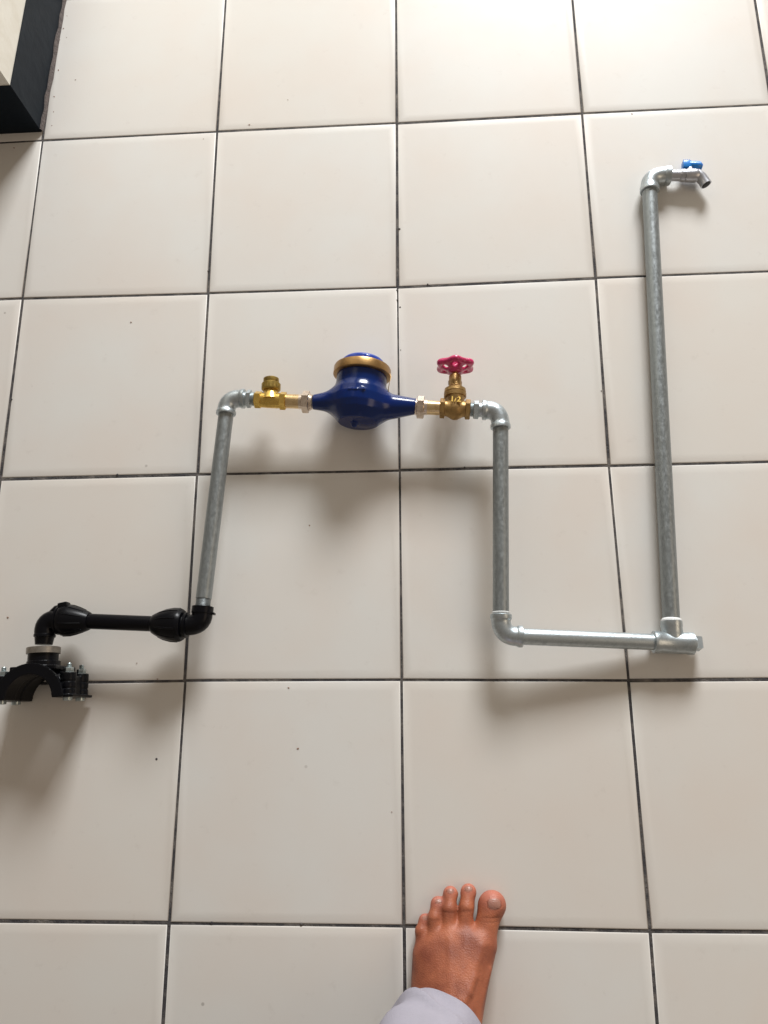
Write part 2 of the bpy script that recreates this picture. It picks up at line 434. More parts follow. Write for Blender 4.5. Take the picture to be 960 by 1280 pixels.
# floor beyond the laid tiles: one sheet whose material keeps the joints
def outer_material():
    m = bpy.data.materials.new('far_tiles'); m.use_nodes = True
    nt = m.node_tree; b = nt.nodes['Principled BSDF']; b.inputs['Roughness'].default_value = 0.34
    geo = nt.nodes.new('ShaderNodeNewGeometry')
    br = nt.nodes.new('ShaderNodeTexBrick'); br.offset = 0.0; br.squash = 1.0
    br.inputs['Color1'].default_value = (0.665, 0.62, 0.56, 1); br.inputs['Color2'].default_value = (0.655, 0.60, 0.54, 1)
    br.inputs['Mortar'].default_value = (0.05, 0.045, 0.045, 1)
    br.inputs['Scale'].default_value = 1.0; br.inputs['Brick Width'].default_value = 0.3; br.inputs['Row Height'].default_value = 0.3
    br.inputs['Mortar Size'].default_value = 0.0018
    nt.links.new(geo.outputs['Position'], br.inputs['Vector']); nt.links.new(br.outputs['Color'], b.inputs['Base Color'])
    return m
om = MB()
R_ = 5.1
for (a, b, c_, d_) in ((-R_, -R_, R_, Y0), (-R_, Y1, R_, R_), (-R_, Y0, X0, Y1), (X1, Y0, R_, Y1)):
    om.add([(a, b, 0), (c_, b, 0), (c_, d_, 0), (a, d_, 0)], [(0, 1, 2, 3)])
o = link('outer_floor', om.mesh('outer_floor'), outer_material(), smooth=0); o['kind'] = 'structure'

# ------------------------------------------------------------------ column at the upper left
col = thing('wall_column', (-0.60, 0.6177, 0), 'cream painted wall corner with black skirting standing on the tiles at the upper left', 'wall')
cy = 0.6177; H = 0.1
# right face runs from (-.605,cy) to (-.592,...)
def wallprism(name, inset, z0, z1, m, uneven=0.0):
    n = 14; vs = []; fs = []
    xs = []
    L_ = 1.4
    for k in range(n + 1):
        y = cy + inset + (L_ - inset) * k / n
        x = -0.605 + 0.0354 * (y - cy) - inset + (random.uniform(-1, 1) * uneven if k else 0)
        xs.append((x, y))
    ring = [(-1.6, cy + inset)] + xs + [(-1.6, cy + L_)]
    for z in (z0, z1):
        for (x, y) in ring: vs.append((x, y, z))
    N = len(ring)
    for k in range(N):
        k2 = (k + 1) % N
        fs.append((k, k2, N + k2, N + k))
    fs.append(tuple(range(N - 1, -1, -1))); fs.append(tuple(range(N, 2 * N)))
    mb = MB(); mb.add(vs, fs)
    return link(name, mb.mesh(name), m, parent=col, origin=(-0.60, 0.6177, 0), smooth=20)
wallprism('wall_surface', 0.0015, H, 1.9, M['wall'])
wallprism('skirting', 0.0, 0.0, H, M['skirt'], 0.0006)
# mortar bead along its foot
mm = MB(); n = 60; vs = []; fs = []
rm = random.Random(3)
for k in range(n + 1):
    y = cy + 1.3 * k / n
    x = -0.605 + 0.0354 * (y - cy)
    w = 0.0045 + rm.uniform(-0.0012, 0.0012); h = 0.007 + rm.uniform(-0.003, 0.003)
    vs += [(x - 0.001, y, h), (x + 0.0018, y, h * 0.96), (x + w, y, 0.0012)]
for k in range(n):
    for q in range(2):
        a = k * 3 + q; fs.append((a, a + 3, a + 4, a + 1))
mm.add(vs, fs)
link('mortar_bead', mm.mesh('mortar_bead'), M['mortar'], parent=col, origin=(-0.60, 0.6177, 0), smooth=50)

# ------------------------------------------------------------------ the pipework
O = (-0.05, 0.02, 0.0)
asm = thing('water_meter_pipework', O,
            'blue water meter with brass valves, grey steel pipes, black fittings and tap on the tiles', 'plumbing')
def part(name, mb, m, parent=None, label=None, smooth=35):
    me = mb if isinstance(mb, bpy.types.Mesh) else mb.mesh(name)
    return link(name, me, m, parent=parent or asm, origin=O, label=label, smooth=smooth)

def arc(p0, c, p1, n=9):
    """round the corner c of the path p0 - c - p1 starting at p0 and ending at p1"""
    p0, c, p1 = V(p0), V(c), V(p1)
    out = []
    for k in range(n + 1):
        t = k / n
        # circular looking blend
        out.append(((1 - t) ** 2) * p0 + 2 * t * (1 - t) * c * 0.94 + (t ** 2) * p1 + 2 * t * (1 - t) * 0.06 * (p0 + p1) / 2)
    return out

def elbow(name, pa, c, pb, r, rc, cl, m, label=None):
    """malleable elbow: collars at pa and pb (lengths cl), body r between"""
    pa, c, pb = V(pa), V(c), V(pb)
    da = (c - pa).normalized(); db = (c - pb).normalized()
    a1 = pa + da * cl; b1 = pb + db * cl
    pts = [pa, pa + da * 0.0008, pa + da * (cl * 0.75), a1]; rd = [rc - 0.001, rc, rc, r + 0.0005]
    ar = arc(a1 + da * 0.001, c, b1 + db * 0.001, 10)
    pts += ar; rd += [r] * len(ar)
    pts += [b1, pb + db * (cl * 0.75), pb + db * 0.0008, pb]; rd += [r + 0.0005, rc, rc, rc - 0.001]
    mb = MB().sweep(pts, rd, 32)
    return part(name, mb, m, label=label)

def pipe(name, a, b, r, m, label=None, t0=0, t1=0):
    a, b = V(a), V(b); L_ = (b - a).length
    prof = [(0, r)]
    if t0: prof += rings(r - 0.0004, 0.0017, 0.001, t0, 0.0007) + [(t0 + 0.001, r)]
    # cut the length so that slight unevenness can show
    k0 = t0 + 0.002; k1 = L_ - t1 - 0.002
    for k in range(11): prof.append((k0 + (k1 - k0) * k / 10, r + random.uniform(-0.00008, 0.00008)))
    if t1: prof += [(L_ - t1 - 0.001, r)] + rings(r - 0.0004, 0.0017, L_ - t1, L_ - 0.001, 0.0007)
    prof.append((L_, r))
    return part(name, MB().lathe(prof, a, b - a, 36), m, label=label)

RP = 0.0107
# left riser
el1c = V((-0.2475, 0.0997, 0.045))
pipe('steel_pipe', (-0.2672, -0.2085, 0.043), (-0.2477, 0.0800, 0.045), RP, M['galv_pipe'], 'short grey steel pipe between the black elbow and the meter branch', t0=0.017)
elbow('pipe_elbow', (-0.2482, 0.0745, 0.045), el1c, (-0.2215, 0.0985, 0.045), 0.0128, 0.0143, 0.006, M['galv_fit'])
mb = MB().lathe([(0, 0.0098), (0.004, 0.0098)], (-0.2225, 0.0985, 0.045), (1, -0.06, 0), 28)
mb.lathe([(0, 0.0118), (0.0008, 0.0133), (0.0058, 0.0133), (0.0066, 0.0118)], (-0.2185, 0.0982, 0.045), (1, -0.06, 0), 6, rot=0.25)
mb.lathe([(0, 0.0095)] + rings(0.0104, 0.0016, 0.0005, 0.006, 0.001) + [(0.006, 0.0095)], (-0.2125, 0.0978, 0.045), (1, -0.06, 0), 28)
part('hexagon_nipple', mb, M['galv_fit'])

# check valve
dv = V((1, -0.045, 0)).normalized(); pv = V((-0.0545, 0.0865, 0.045))
def onl(x):        # point of the meter line at world x
    return V((x, 0.0965 + (x + 0.2064) * -0.0792, 0.045))
dl = (onl(0.1) - onl(-0.2)).normalized()
mb = MB().lathe([(0, 0.0112), (0.0007, 0.0125), (0.0090, 0.0125), (0.0098, 0.0112)], onl(-0.2067), dl, 6, rot=0.12)
mb.lathe([(0, 0.0108), (0.012, 0.0112), (0.025, 0.0112), (0.036, 0.0108)], onl(-0.2000), dl, 32)
mb.lathe([(0, 0.0112), (0.0007, 0.0133), (0.0082, 0.0133), (0.0092, 0.0112)], onl(-0.1700), dl, 6, rot=0.12)
dn = V((-0.02, 1, 0)).normalized()
mb.lathe([(0, 0.0145), (0.008, 0.0115), (0.0125, 0.0095), (0.018, 0.0100)], onl(-0.1835), dn, 32)
cv = part('check_valve', mb, M['brass'])
mb = MB().lathe([(0, 0.0115), (0.001, 0.0128), (0.0018, 0.0132), (0.0105, 0.0132), (0.0115, 0.0120), (0.0125, 0.0105), (0.0135, 0.0112), (0.0185, 0.0112), (0.0192, 0.0102)],
               onl(-0.1835) + dn * 0.0148, dn, 36)
for k in range(18):
    th = 2 * math.pi * k / 18
    mb.box(onl(-0.1835) + dn * 0.0208 + V((math.cos(th) * 0.0131, 0, math.sin(th) * 0.0131)), (0.0012, 0.0086, 0.0012), Matrix.Rotation(-th, 3, 'Y'))
part('valve_cap', mb, M['cap_brass'], parent=cv)
part('union_tail', MB().lathe([(0, 0.0100), (0.001, 0.0103), (0.0225, 0.0103)], onl(-0.1612), dl, 32), M['brass_pale'])
def union(x, flip=1):
    p = onl(x)
    mb = MB().lathe([(0, 0.0140), (0.0009, 0.0160), (0.0095, 0.0160), (0.0104, 0.0146)], p, dl, 6, rot=0.3)
    mb.lathe([(0, 0.0108), (0.0190, 0.0108)], p + dl * -0.0044, dl, 32)
    mb.lathe([(0, 0.0122), (0.0016, 0.0122)], p + dl * (-0.0010 if x > 0 else 0.0105), dl, 32)
    return part('union_nut', mb, M['nut_brass'])
union(-0.1378); union(0.0262)
part('union_tail', MB().lathe([(0, 0.0100), (0.001, 0.0101), (0.024, 0.0101)], onl(0.0365), dl, 32), M['brass_pale'])

# water meter: local frame, x along the pipe, y towards the lid
th = math.radians(-4.3)
XM = Matrix.Translation((-0.0553, 0.0850, 0.045)) @ Matrix.Rotation(th, 4, 'Z')
def meter_sdf(P):
    d = sd_rev(P, [(-0.029, 0.0280), (-0.024, 0.0325), (-0.016, 0.0378), (-0.006, 0.0408), (0.006, 0.0412), (0.016, 0.0392), (0.021, 0.0372), (0.025, 0.0362), (0.043, 0.0362)])
    # facets of the bottom
    a = np.arctan2(P[..., 2], P[..., 0]); rad = np.hypot(P[..., 0], P[..., 2])
    oc = rad * np.cos((a + math.pi / 8) % (math.pi / 4) - math.pi / 8)
    d = np.where(P[..., 1] < -0.005, np.maximum(d, oc - (0.0285 + (P[..., 1] + 0.029) * 0.70)), d)
    nl = sd_caps(P, (-0.067, 0, 0), (-0.014, 0.004, 0), 0.0106, 0.0200)
    nr = sd_caps(P, (0.0805, 0, 0), (0.010, -0.004, 0), 0.0112, 0.0250)
    nr = np.maximum(nr, P[..., 0] - 0.0805); nl = np.maximum(nl, -0.067 - P[..., 0])
    d = smin(d, nl, 0.014); d = smin(d, nr, 0.010)
    d = smin(d, sd_caps(P, (0.028, 0.030, -0.018), (0.050, 0.006, -0.006), 0.006, 0.007), 0.007)
    # low raised casting lines and a flow arrow on the upper side
    top = P[..., 2] > 0.02
    for (a, b) in (((-0.012, 0.006), (-0.007, 0.006)), ((-0.004, 0.0055), (0.000, 0.0055)), ((0.003, 0.006), (0.010, 0.006)), ((0.010, 0.006), (0.0065, 0.0085)), ((0.010, 0.006), (0.0065, 0.0035))):
        ax, ay = a; bx, by = b; L2 = (bx - ax) ** 2 + (by - ay) ** 2
        h = np.clip(((P[..., 0] - ax) * (bx - ax) + (P[..., 1] - ay) * (by - ay)) / L2, 0, 1)
        dd = np.hypot(P[..., 0] - ax - h * (bx - ax), P[..., 1] - ay - h * (by - ay))
        d = d - 0.0008 * np.clip(1.6 - dd / 0.0012, 0, 1) * top
    d = smin(d, sd_caps(P, (-0.005, -0.026, 0), (-0.005, -0.031, 0), 0.006, 0.005), 0.002)
    return d
me = surf_mesh('water_meter', meter_sdf, (-0.072, -0.037, -0.044), (0.084, 0.047, 0.044), 0.0011, XM)
meter = part('water_meter', me, M['blue'], smooth=60)
ym = (XM.to_3x3() @ V((0, 1, 0)))
def ml(x, y, z=0): return XM @ V((x, y, z))
part('lid_ring', MB().lathe([(0, 0.0372), (0.0006, 0.0405), (0.0016, 0.0415), (0.0118, 0.0412), (0.0138, 0.0402), (0.0146, 0.0385), (0.0146, 0.033), (0.013, 0.032)], ml(0, 0.0415), ym, 72), M['ring'], parent=meter)
part('lid', MB().lathe([(0, 0.030), (0.0125, 0.0305), (0.0152, 0.0298), (0.0172, 0.0275), (0.0188, 0.020), (0.0195, 0.010), (0.0196, 0.001)], ml(0, 0.050), ym, 56), M['lid_blue'], parent=meter)
hb = MB().box(ml(0.0, 0.0600, 0.0306), (0.016, 0.007, 0.0035), Matrix.Rotation(th, 3, 'Z'), 0.0008)
part('lid_hinge', hb, M['lid_blue'], parent=meter)
# seal wire hanging from the ring at the right
wp = [ml(0.040, 0.048, 0.006), ml(0.0425, 0.040, 0.008), ml(0.0415, 0.030, 0.012), ml(0.0405, 0.022, 0.012), ml(0.041, 0.014, 0.010)]
part('seal_wire', MB().sweep(wp, [0.0005] * 5, 8), M['bronze'], parent=meter)

# gate valve
gc = onl(0.0800); gx = dl; gy = V((0.03, 1, 0)).normalized()
XG = Matrix.Translation(gc) @ Matrix.Rotation(math.atan2(dl.y, dl.x), 4, 'Z')
def gate_sdf(P):
    d = sd_caps(P, (-0.018, 0, 0), (0.018, 0, 0), 0.0112, 0.0112)
    d = np.maximum(d, np.abs(P[..., 0]) - 0.019)
    b = sd_ell(P, (0, -0.001, 0), (0.0125, 0.0155, 0.0125)); d = smin(d, b, 0.004)
    q = P * np.array([1, 1, 0.85])
    d = smin(d, sd_caps(q, (0, 0.001, 0), (0, 0.016, 0), 0.0105, 0.0128), 0.003)
    d = np.maximum(d, P[..., 1] - 0.0205)
    return d
me = surf_mesh('gate_valve', gate_sdf, (-0.022, -0.019, -0.019), (0.022, 0.023, 0.019), 0.0008, XG)
hx = MB()
for s in (-1, 1):
    hx.lathe([(0, 0.0128), (0.0008, 0.0143), (0.0066, 0.0143), (0.0074, 0.0125)], gc + dl * (-0.0215 if s < 0 else 0.0141), dl, 6, rot=0.28)
gv = part('gate_valve', join_mb(me, hx), M['bronze'], smooth=40)
bn = MB().lathe([(0, 0.0130), (0.001, 0.0158), (0.0060, 0.0160), (0.0072, 0.0148), (0.0082, 0.0156), (0.0130, 0.0150), (0.0150, 0.0120), (0.0170, 0.0098), (0.0185, 0.0092), (0.0330, 0.0088), (0.0345, 0.0080)],
                gc + gy * 0.0165, gy, 40)
bn.lathe([(0, 0.0088), (0.0006, 0.0100), (0.0065, 0.0100), (0.0072, 0.0088)], gc + gy * 0.0355, gy, 6, rot=0.2)
part('bonnet', bn, M['bronze'], parent=gv)
part('stem', MB().lathe([(0, 0.0042), (0.022, 0.0042)], gc + gy * 0.049, gy, 20), M['brass'], parent=gv)
# raised casting mark on the valve body, the size of the bore
cu = bpy.data.curves.new('mark', 'FONT'); cu.body = '1/2'; cu.size = 0.0120; cu.extrude = 0.0007; cu.align_x = 'CENTER'; cu.align_y = 'CENTER'
cu.resolution_u = 2; cu.offset = 0.00025
to = bpy.data.objects.new('mark_tmp', cu); C.objects.link(to)
bpy.context.view_layer.update()
tm = bpy.data.meshes.new_from_object(to.evaluated_get(bpy.context.evaluated_depsgraph_get()))
bpy.data.objects.remove(to)
tm.name = 'casting_mark'
tm.materials.clear()
tm.transform(XG @ Matrix.Translation((0, 0.0085, 0.0137)) @ Matrix.Rotation(math.radians(-9), 4, 'X'))
part('casting_mark', tm, M['brass'], parent=gv, smooth=0)

# hand wheel
wc = gc + gy * 0.0650
XW = Matrix.Translation(wc) @ Matrix.Rotation(math.atan2(-gy.x, gy.y), 4, 'Z')
def wheel_sdf(P):
    x, y, z = P[..., 0], P[..., 1], P[..., 2]
    a = np.arctan2(z, x); r = np.hypot(x, z)
    R = 0.0238 + 0.0024 * np.cos(6 * (a - math.pi / 6))
    rim = np.hypot((r - R + 0.0015) / 1.0, y - 0.001) - 0.0046
    hub = np.maximum(r - 0.0095, np.abs(y + 0.003) - 0.0075)
    yy = -0.0065 + np.clip((r - 0.008) / 0.013, 0, 1) * 0.0065
    web = np.maximum(np.abs(y - yy) - 0.0022, r - 0.022)
    ca = a % (math.pi / 3) - math.pi / 6
    hole = np.hypot((r * np.cos(ca) - 0.0158) / 1.0, r * np.sin(ca)) - 0.0040
    web = smax(web, -hole, 0.0012)
    d = smin(smin(rim, web, 0.0026), hub, 0.0030)
    return d
me = surf_mesh('hand_wheel', wheel_sdf, (-0.033, -0.014, -0.033), (0.033, 0.009, 0.033), 0.0007, XW)
part('hand_wheel', me, M['red'], parent=gv, smooth=60)
part('wheel_nut', MB().lathe([(0, 0.0048), (0.0038, 0.0048), (0.0044, 0.0040)], wc + gy * 0.0035, gy, 6), M['zinc'], parent=gv)

# nipple and elbow to the right riser
mb = MB().lathe(rings(0.0104, 0.0016, 0, 0.005, 0.0009) + [(0.005, 0.0098)], onl(0.1015), dl, 28)
mb.lathe([(0, 0.0118), (0.0008, 0.0130), (0.0068, 0.0130), (0.0076, 0.0118)], onl(0.1058), dl, 6, rot=0.25)
mb.lathe([(0, 0.0102), (0.0065, 0.0102)], onl(0.1125), dl, 28)
part('hexagon_nipple', mb, M['galv_fit'])
elbow('pipe_elbow', onl(0.1178), (0.1428, 0.0700, 0.045), (0.1426, 0.0425, 0.0446), 0.0128, 0.0142, 0.0065, M['galv_fit'])
pipe('steel_pipe', (0.1427, 0.0450, 0.0446), (0.1325, -0.2195, 0.040), 0.0108, M['galv_pipe'], 'middle grey steel pipe running down from the gate valve')
part('thread_tape', MB().lathe([(0, 0.0113), (0.0015, 0.0121), (0.0022, 0.0112)], (0.1327, -0.2152, 0.040), (0.02, 1, 0), 30), M['tape'])
elbow('pipe_elbow', (0.1327, -0.2158, 0.040), (0.1318, -0.2440, 0.039), (0.1600, -0.2453, 0.0378), 0.0128, 0.0143, 0.0075, M['galv_fit'])
pipe('steel_pipe', (0.1560, -0.2451, 0.0380), (0.3345, -0.2522, 0.0185), 0.0108, M['galv_fit'], 'bright steel pipe across the bottom, leading to the tee')
# tee
dt = (V((0.3863, -0.2546, 0.0165)) - V((0.3325, -0.2522, 0.0185))).normalized()
mb = MB().lathe([(0, 0.0133), (0.0008, 0.0148), (0.0075, 0.0148), (0.0085, 0.0142), (0.0440, 0.0142), (0.0450, 0.0148), (0.0520, 0.0148), (0.0530, 0.0133)], (0.3315, -0.2521, 0.0186), dt, 40)
du = V((0.3583, -0.2234, 0.0165)) - V((0.3576, -0.2532, 0.0175))
mb.lathe([(0, 0.0135), (0.0200, 0.0135), (0.0208, 0.0139), (0.0280, 0.0139), (0.0288, 0.0128)], (0.3579, -0.2530, 0.0175), du, 40)
part('pipe_tee', mb, M['galv_fit'])
mb = MB().lathe([(0, 0.0104), (0.0020, 0.0104)], V((0.3315, -0.2521, 0.0186)) + dt * 0.0527, dt, 28)
mb.lathe([(0, 0.0112), (0.0075, 0.0112), (0.0088, 0.0095)], V((0.3315, -0.2521, 0.0186)) + dt * 0.0540, dt, 4, rot=0.6)
part('square_plug', mb, M['galv_fit'])
tp = MB().lathe([(0, 0.0135), (0.0018, 0.0132), (0.0030, 0.0116), (0.0040, 0.0112)], (0.3584, -0.2247, 0.0165), du, 30)
part('thread_tape', tp, M['tape'])
pipe('steel_pipe', (0.3583, -0.2294, 0.0165), (0.3899, 0.4433, 0.0156), 0.0112, M['galv_pipe'], 'longest grey steel pipe on the right, running up to the tap')
elbow('pipe_elbow', (0.3898, 0.4363, 0.0156), (0.3907, 0.4644, 0.0156), (0.4231, 0.4634, 0.0156), 0.0132, 0.0147, 0.0085, M['galv_fit'])

# tap
pt = V((0.4221, 0.4634, 0.0156)); dx = V((1, -0.05, 0)).normalized(); dy = V((0.05, 1, 0)).normalized()
mb = MB().lathe([(0, 0.0084), (0.0150, 0.0084), (0.0165, 0.0096), (0.0220, 0.0100), (0.0228, 0.0086), (0.0240, 0.0098), (0.0370, 0.0104), (0.0410, 0.0098), (0.0440, 0.0088)], pt, dx, 32)
mb.lathe([(0, 0.0065), (0.0100, 0.0062), (0.0125, 0.0056)], pt + dx * 0.0310, dy, 24)
sp = [pt + dx * 0.034, pt + dx * 0.0420 + dy * 0.0008, pt + dx * 0.0475 - dy * 0.0035, pt + dx * 0.0515 - dy * 0.0100, pt + dx * 0.0545 - dy * 0.0165]
mb.sweep(sp, [0.0088, 0.0092, 0.0086, 0.0082, 0.0086], 28)
tap = part('garden_tap', mb, M['tap_metal'], label='small silver ball tap at the top of the right pipe')
sd = (sp[4] - sp[3]).normalized()
part('spout_shade_disc', MB().lathe([(0, 0.0068), (0.0006, 0.0069), (0.0008, 0.0066)], sp[4] - sd * 0.00012, sd, 24), M['bore_shade'], parent=tap)  # flat dark disc on the closed end, painting the shade of a hollow
lv = MB()
lm = Matrix.Rotation(math.atan2(dx.y, dx.x) - 0.03, 3, 'Z')
lv.box(pt + dx * 0.0265 + dy * 0.0175, (0.0135, 0.0125, 0.0135), lm, 0.0030)
for k in range(4): lv.box(pt + dx * (0.0212 + 0.0028 * k) + dy * 0.0240, (0.0011, 0.0015, 0.0125), lm, 0.0004)
vs_ = [pt + dx * 0.0290 + dy * 0.0178, pt + dx * 0.0380 + dy * 0.0170, pt + dx * 0.0460 + dy * 0.0160, pt + dx * 0.0500 + dy * 0.0150]
lv.sweep([v + V((0, 0, 0)) for v in vs_], [0.0068, 0.0076, 0.0076, 0.0045], 20)
part('lever', lv, M['lever_blue'], parent=tap)

# black pipe and compression fittings
bl_a = V((-0.4600, -0.2172, 0.0385)); bl_b = V((-0.2900, -0.2262, 0.0430)); db = (bl_b - bl_a).normalized()
part('polythene_pipe', MB().lathe([(0, 0.0104), (0.150, 0.0104)], bl_a + db * 0.015, db, 36), M['black_pipe'])
def comp_nut(p, d, cone=False):
    """p: wide end, d: towards the narrow end"""
    d = V(d).normalized()
    prof = [(-0.004, 0.0165), (-0.0035, 0.0200), (0.0, 0.0222), (0.004, 0.0225), (0.013, 0.0219), (0.022, 0.0200), (0.029, 0.0175), (0.035, 0.0146), (0.0385, 0.0126), (0.040, 0.0108)]
    if cone:
        prof = [(-0.004, 0.0165), (-0.0035, 0.0195), (0.0, 0.0212), (0.005, 0.0216), (0.012, 0.0205), (0.020, 0.0184), (0.028, 0.0158), (0.034, 0.0134), (0.0365, 0.0120), (0.037, 0.0108)]
    mb = MB().lathe(prof, p, d, 40)
    up = V((0, 0, 1)); a = up.cross(d).normalized(); b = d.cross(a)
    for k in range(10):
        t_ = 2 * math.pi * k / 10
        q = a * math.cos(t_) + b * math.sin(t_)
        pts = [V(p) + d * t + q * (r - 0.0002) for t, r in (((0.002, 0.0212), (0.012, 0.0204), (0.020, 0.0183), (0.030, 0.0150)) if cone else ((0.002, 0.0222), (0.012, 0.0219), (0.022, 0.0199), (0.030, 0.0170)))]
        mb.sweep(pts, [0.0012, 0.0013, 0.0012, 0.0008], 8)
    return part('compression_nut', mb, M['black'])
comp_nut(V((-0.4600, -0.2172, 0.0385)), db, True)
comp_nut(V((-0.2955, -0.2262, 0.0430)), -db)
# elbow under the steel pipe
c2 = V((-0.2650, -0.2275, 0.0430))
mb = MB().sweep([(-0.3000, -0.2262, 0.043), (-0.2920, -0.2262, 0.043)] + arc((-0.2880, -0.2263, 0.043), c2, (-0.2667, -0.2110, 0.043), 8) + [(-0.2667, -0.2090, 0.043)],
               [0.0150, 0.0150] + [0.0138] * 9 + [0.0138], 32)
mb.lathe([(0, 0.0135), (0.0008, 0.0146), (0.0095, 0.0146), (0.0102, 0.0128)], (-0.2669, -0.2112, 0.043), (0.05, 1, 0), 32)
mb.box((-0.2512, -0.2115, 0.0435), (0.0035, 0.0030, 0.010), None, 0.0006)
mb.lathe([(0, 0.0175), (0.0035, 0.0178), (0.0042, 0.0150)], (-0.2895, -0.2262, 0.0430), (1, -0.02, 0), 12)
part('plastic_elbow', mb, M['black'])
# elbow above the saddle clamp
c3 = V((-0.4868, -0.2165, 0.0382))
mb = MB().sweep([(-0.4640, -0.2170, 0.0385), (-0.4680, -0.2170, 0.0385)] + arc((-0.4700, -0.2168, 0.0385), c3, (-0.4850, -0.2330, 0.0377), 8) + [(-0.4850, -0.2500, 0.0375)],
               [0.0165, 0.0158] + [0.0138] * 9 + [0.0112], 32)
mb.lathe([(0, 0.0125), (0.0008, 0.0140), (0.0035, 0.0143), (0.0060, 0.0130)], (-0.4850, -0.2405, 0.0376), (0, 1, 0), 32)
mb.box((-0.4590, -0.1975, 0.0440), (0.013, 0.0070, 0.014), Matrix.Rotation(0.2, 3, 'Z'), 0.002)
mb.sweep([(-0.4800, -0.2120, 0.0390), (-0.4700, -0.2030, 0.0400), (-0.4600, -0.1990, 0.0410)], [0.006, 0.0065, 0.005], 16)
mb.lathe([(0, 0.0196), (0.0030, 0.0200), (0.0040, 0.0180)], (-0.4680, -0.2170, 0.0385), (1, -0.03, 0), 14)
part('plastic_elbow', mb, M['black'])

# saddle clamp, lying on its side: local x across, y towards the outlet, z up from the floor
tc = math.radians(3.0)
XC = Matrix.Translation((-0.4815, -0.2925, 0.0375)) @ Matrix.Rotation(tc, 4, 'Z')
def sadd(P):
    x, y, z = P[..., 0], P[..., 1], P[..., 2]
    yc = y + 0.030                                   # centre of the clasped pipe
    r = np.hypot(x, yc)
    # two arches with a gap between them
    def arch(z0, z1, ro):
        return np.maximum(np.maximum(r - ro, 0.0312 - r), np.maximum(z0 - z, z - z1))
    d = np.minimum(arch(-0.0372, -0.006, 0.0425), arch(0.008, 0.0370, 0.0425))
    # flanged rims
    for z0, z1 in ((-0.0372, -0.032), (-0.011, -0.006), (0.008, 0.013), (0.032, 0.0372)):
        d = np.minimum(d, arch(z0, z1, 0.0455))
    # closed shell on the left side and near the lugs
    sh = np.maximum(np.maximum(r - 0.0405, 0.0325 - r), np.maximum(np.abs(z) - 0.034, x - 0.004))
    d = np.minimum(d, sh)
    # outlet block
    blk = np.maximum(np.hypot(x, z) - 0.0215, np.maximum(-y + 0.004, y - 0.0205)); blk = np.maximum(blk, 0.0312 - r)
    plate = np.maximum(np.maximum(np.abs(x) - 0.031, np.abs(z) - 0.030), np.maximum(y - 0.0125, 0.006 - y)); plate = np.maximum(plate, 0.0312 - r)
    plate = np.maximum(plate, -(x - 0.012)) if False else plate
    d = smin(d, blk, 0.003); d = smin(d, np.maximum(plate, np.abs(z) - 0.030), 0.002)
    d = np.maximum(d, -(y + 0.0300))
    # lugs
    for s in (-1, 1):
        for zc in (-0.0185, 0.0185):
            lug = np.hypot(x - s * 0.0445, (z - zc)) - 0.0098
            lug = np.maximum(lug, np.maximum(-(y + 0.0290), y - 0.0020 ))
            neck = np.maximum(np.maximum(np.abs(z - zc) - 0.0045, np.abs(x - s * 0.0400) - 0.006), np.maximum(-(y + 0.0290), y - 0.004))
            d = smin(d, np.minimum(lug, neck), 0.0015)
            # grooves round the lug
            for g in (-0.0095, -0.0185):
                tor = np.hypot(np.hypot(x - s * 0.0445, z - zc) - 0.0100, y - g) - 0.0011
                d = np.maximum(d, -tor)
        join = np.maximum(np.maximum(np.abs(x - s * 0.0440) - 0.0050, np.abs(z) - 0.0180), np.maximum(-(y + 0.0290), y + 0.0020))
        d = np.minimum(d, join)
        foot = np.maximum(np.maximum(np.abs(x - s * 0.0445) - 0.0118, np.abs(z) - 0.0300), np.maximum(-(y + 0.0300), y + 0.0265))
        d = np.minimum(d, foot)
    return d
me = surf_mesh('saddle_clamp', sadd, (-0.062, -0.034, -0.041), (0.062, 0.024, 0.041), 0.0010, XC)
cl = part('saddle_clamp', me, M['black'], smooth=50)
yc3 = XC.to_3x3() @ V((0, 1, 0))
def cc(x, y, z): return XC @ V((x, y, z))
part('outlet_collar', MB().lathe([(0, 0.0195), (0.012, 0.0195)], cc(-0.0010, 0.018, 0), yc3, 40), M['black'], parent=cl)
part('steel_ring', MB().lathe([(0, 0.0200), (0.0005, 0.0218), (0.0085, 0.0218), (0.0092, 0.0207), (0.0092, 0.013)], cc(-0.0010, 0.0300, 0), yc3, 48), M['gasket'], parent=cl, label='dull grey metal ring round the outlet of the clamp')
for s in (-1, 1):
    for zc in (-0.0185, 0.0185):
        q = cc(s * 0.0445, 0, zc)
        b = MB().lathe([(-0.0342, 0.0054), (-0.0338, 0.0060), (-0.0302, 0.0060), (-0.0301, 0.0034), (0, 0.0034)] + rings(0.0034, 0.0012, 0.001, 0.0135, 0.0006) + [(0.0140, 0.0026)], q, yc3, 24)
        nb = MB().lathe([(0.0010, 0.0066), (0.0020, 0.0066), (0.0022, 0.0056), (0.0027, 0.0060), (0.0070, 0.0060), (0.0077, 0.0052)], q + yc3 * 0.0008, yc3, 6, rot=0.3)
        part('nut', nb, M['zinc'], parent=cl)
        part('bolt', b, M['zinc'], parent=cl)

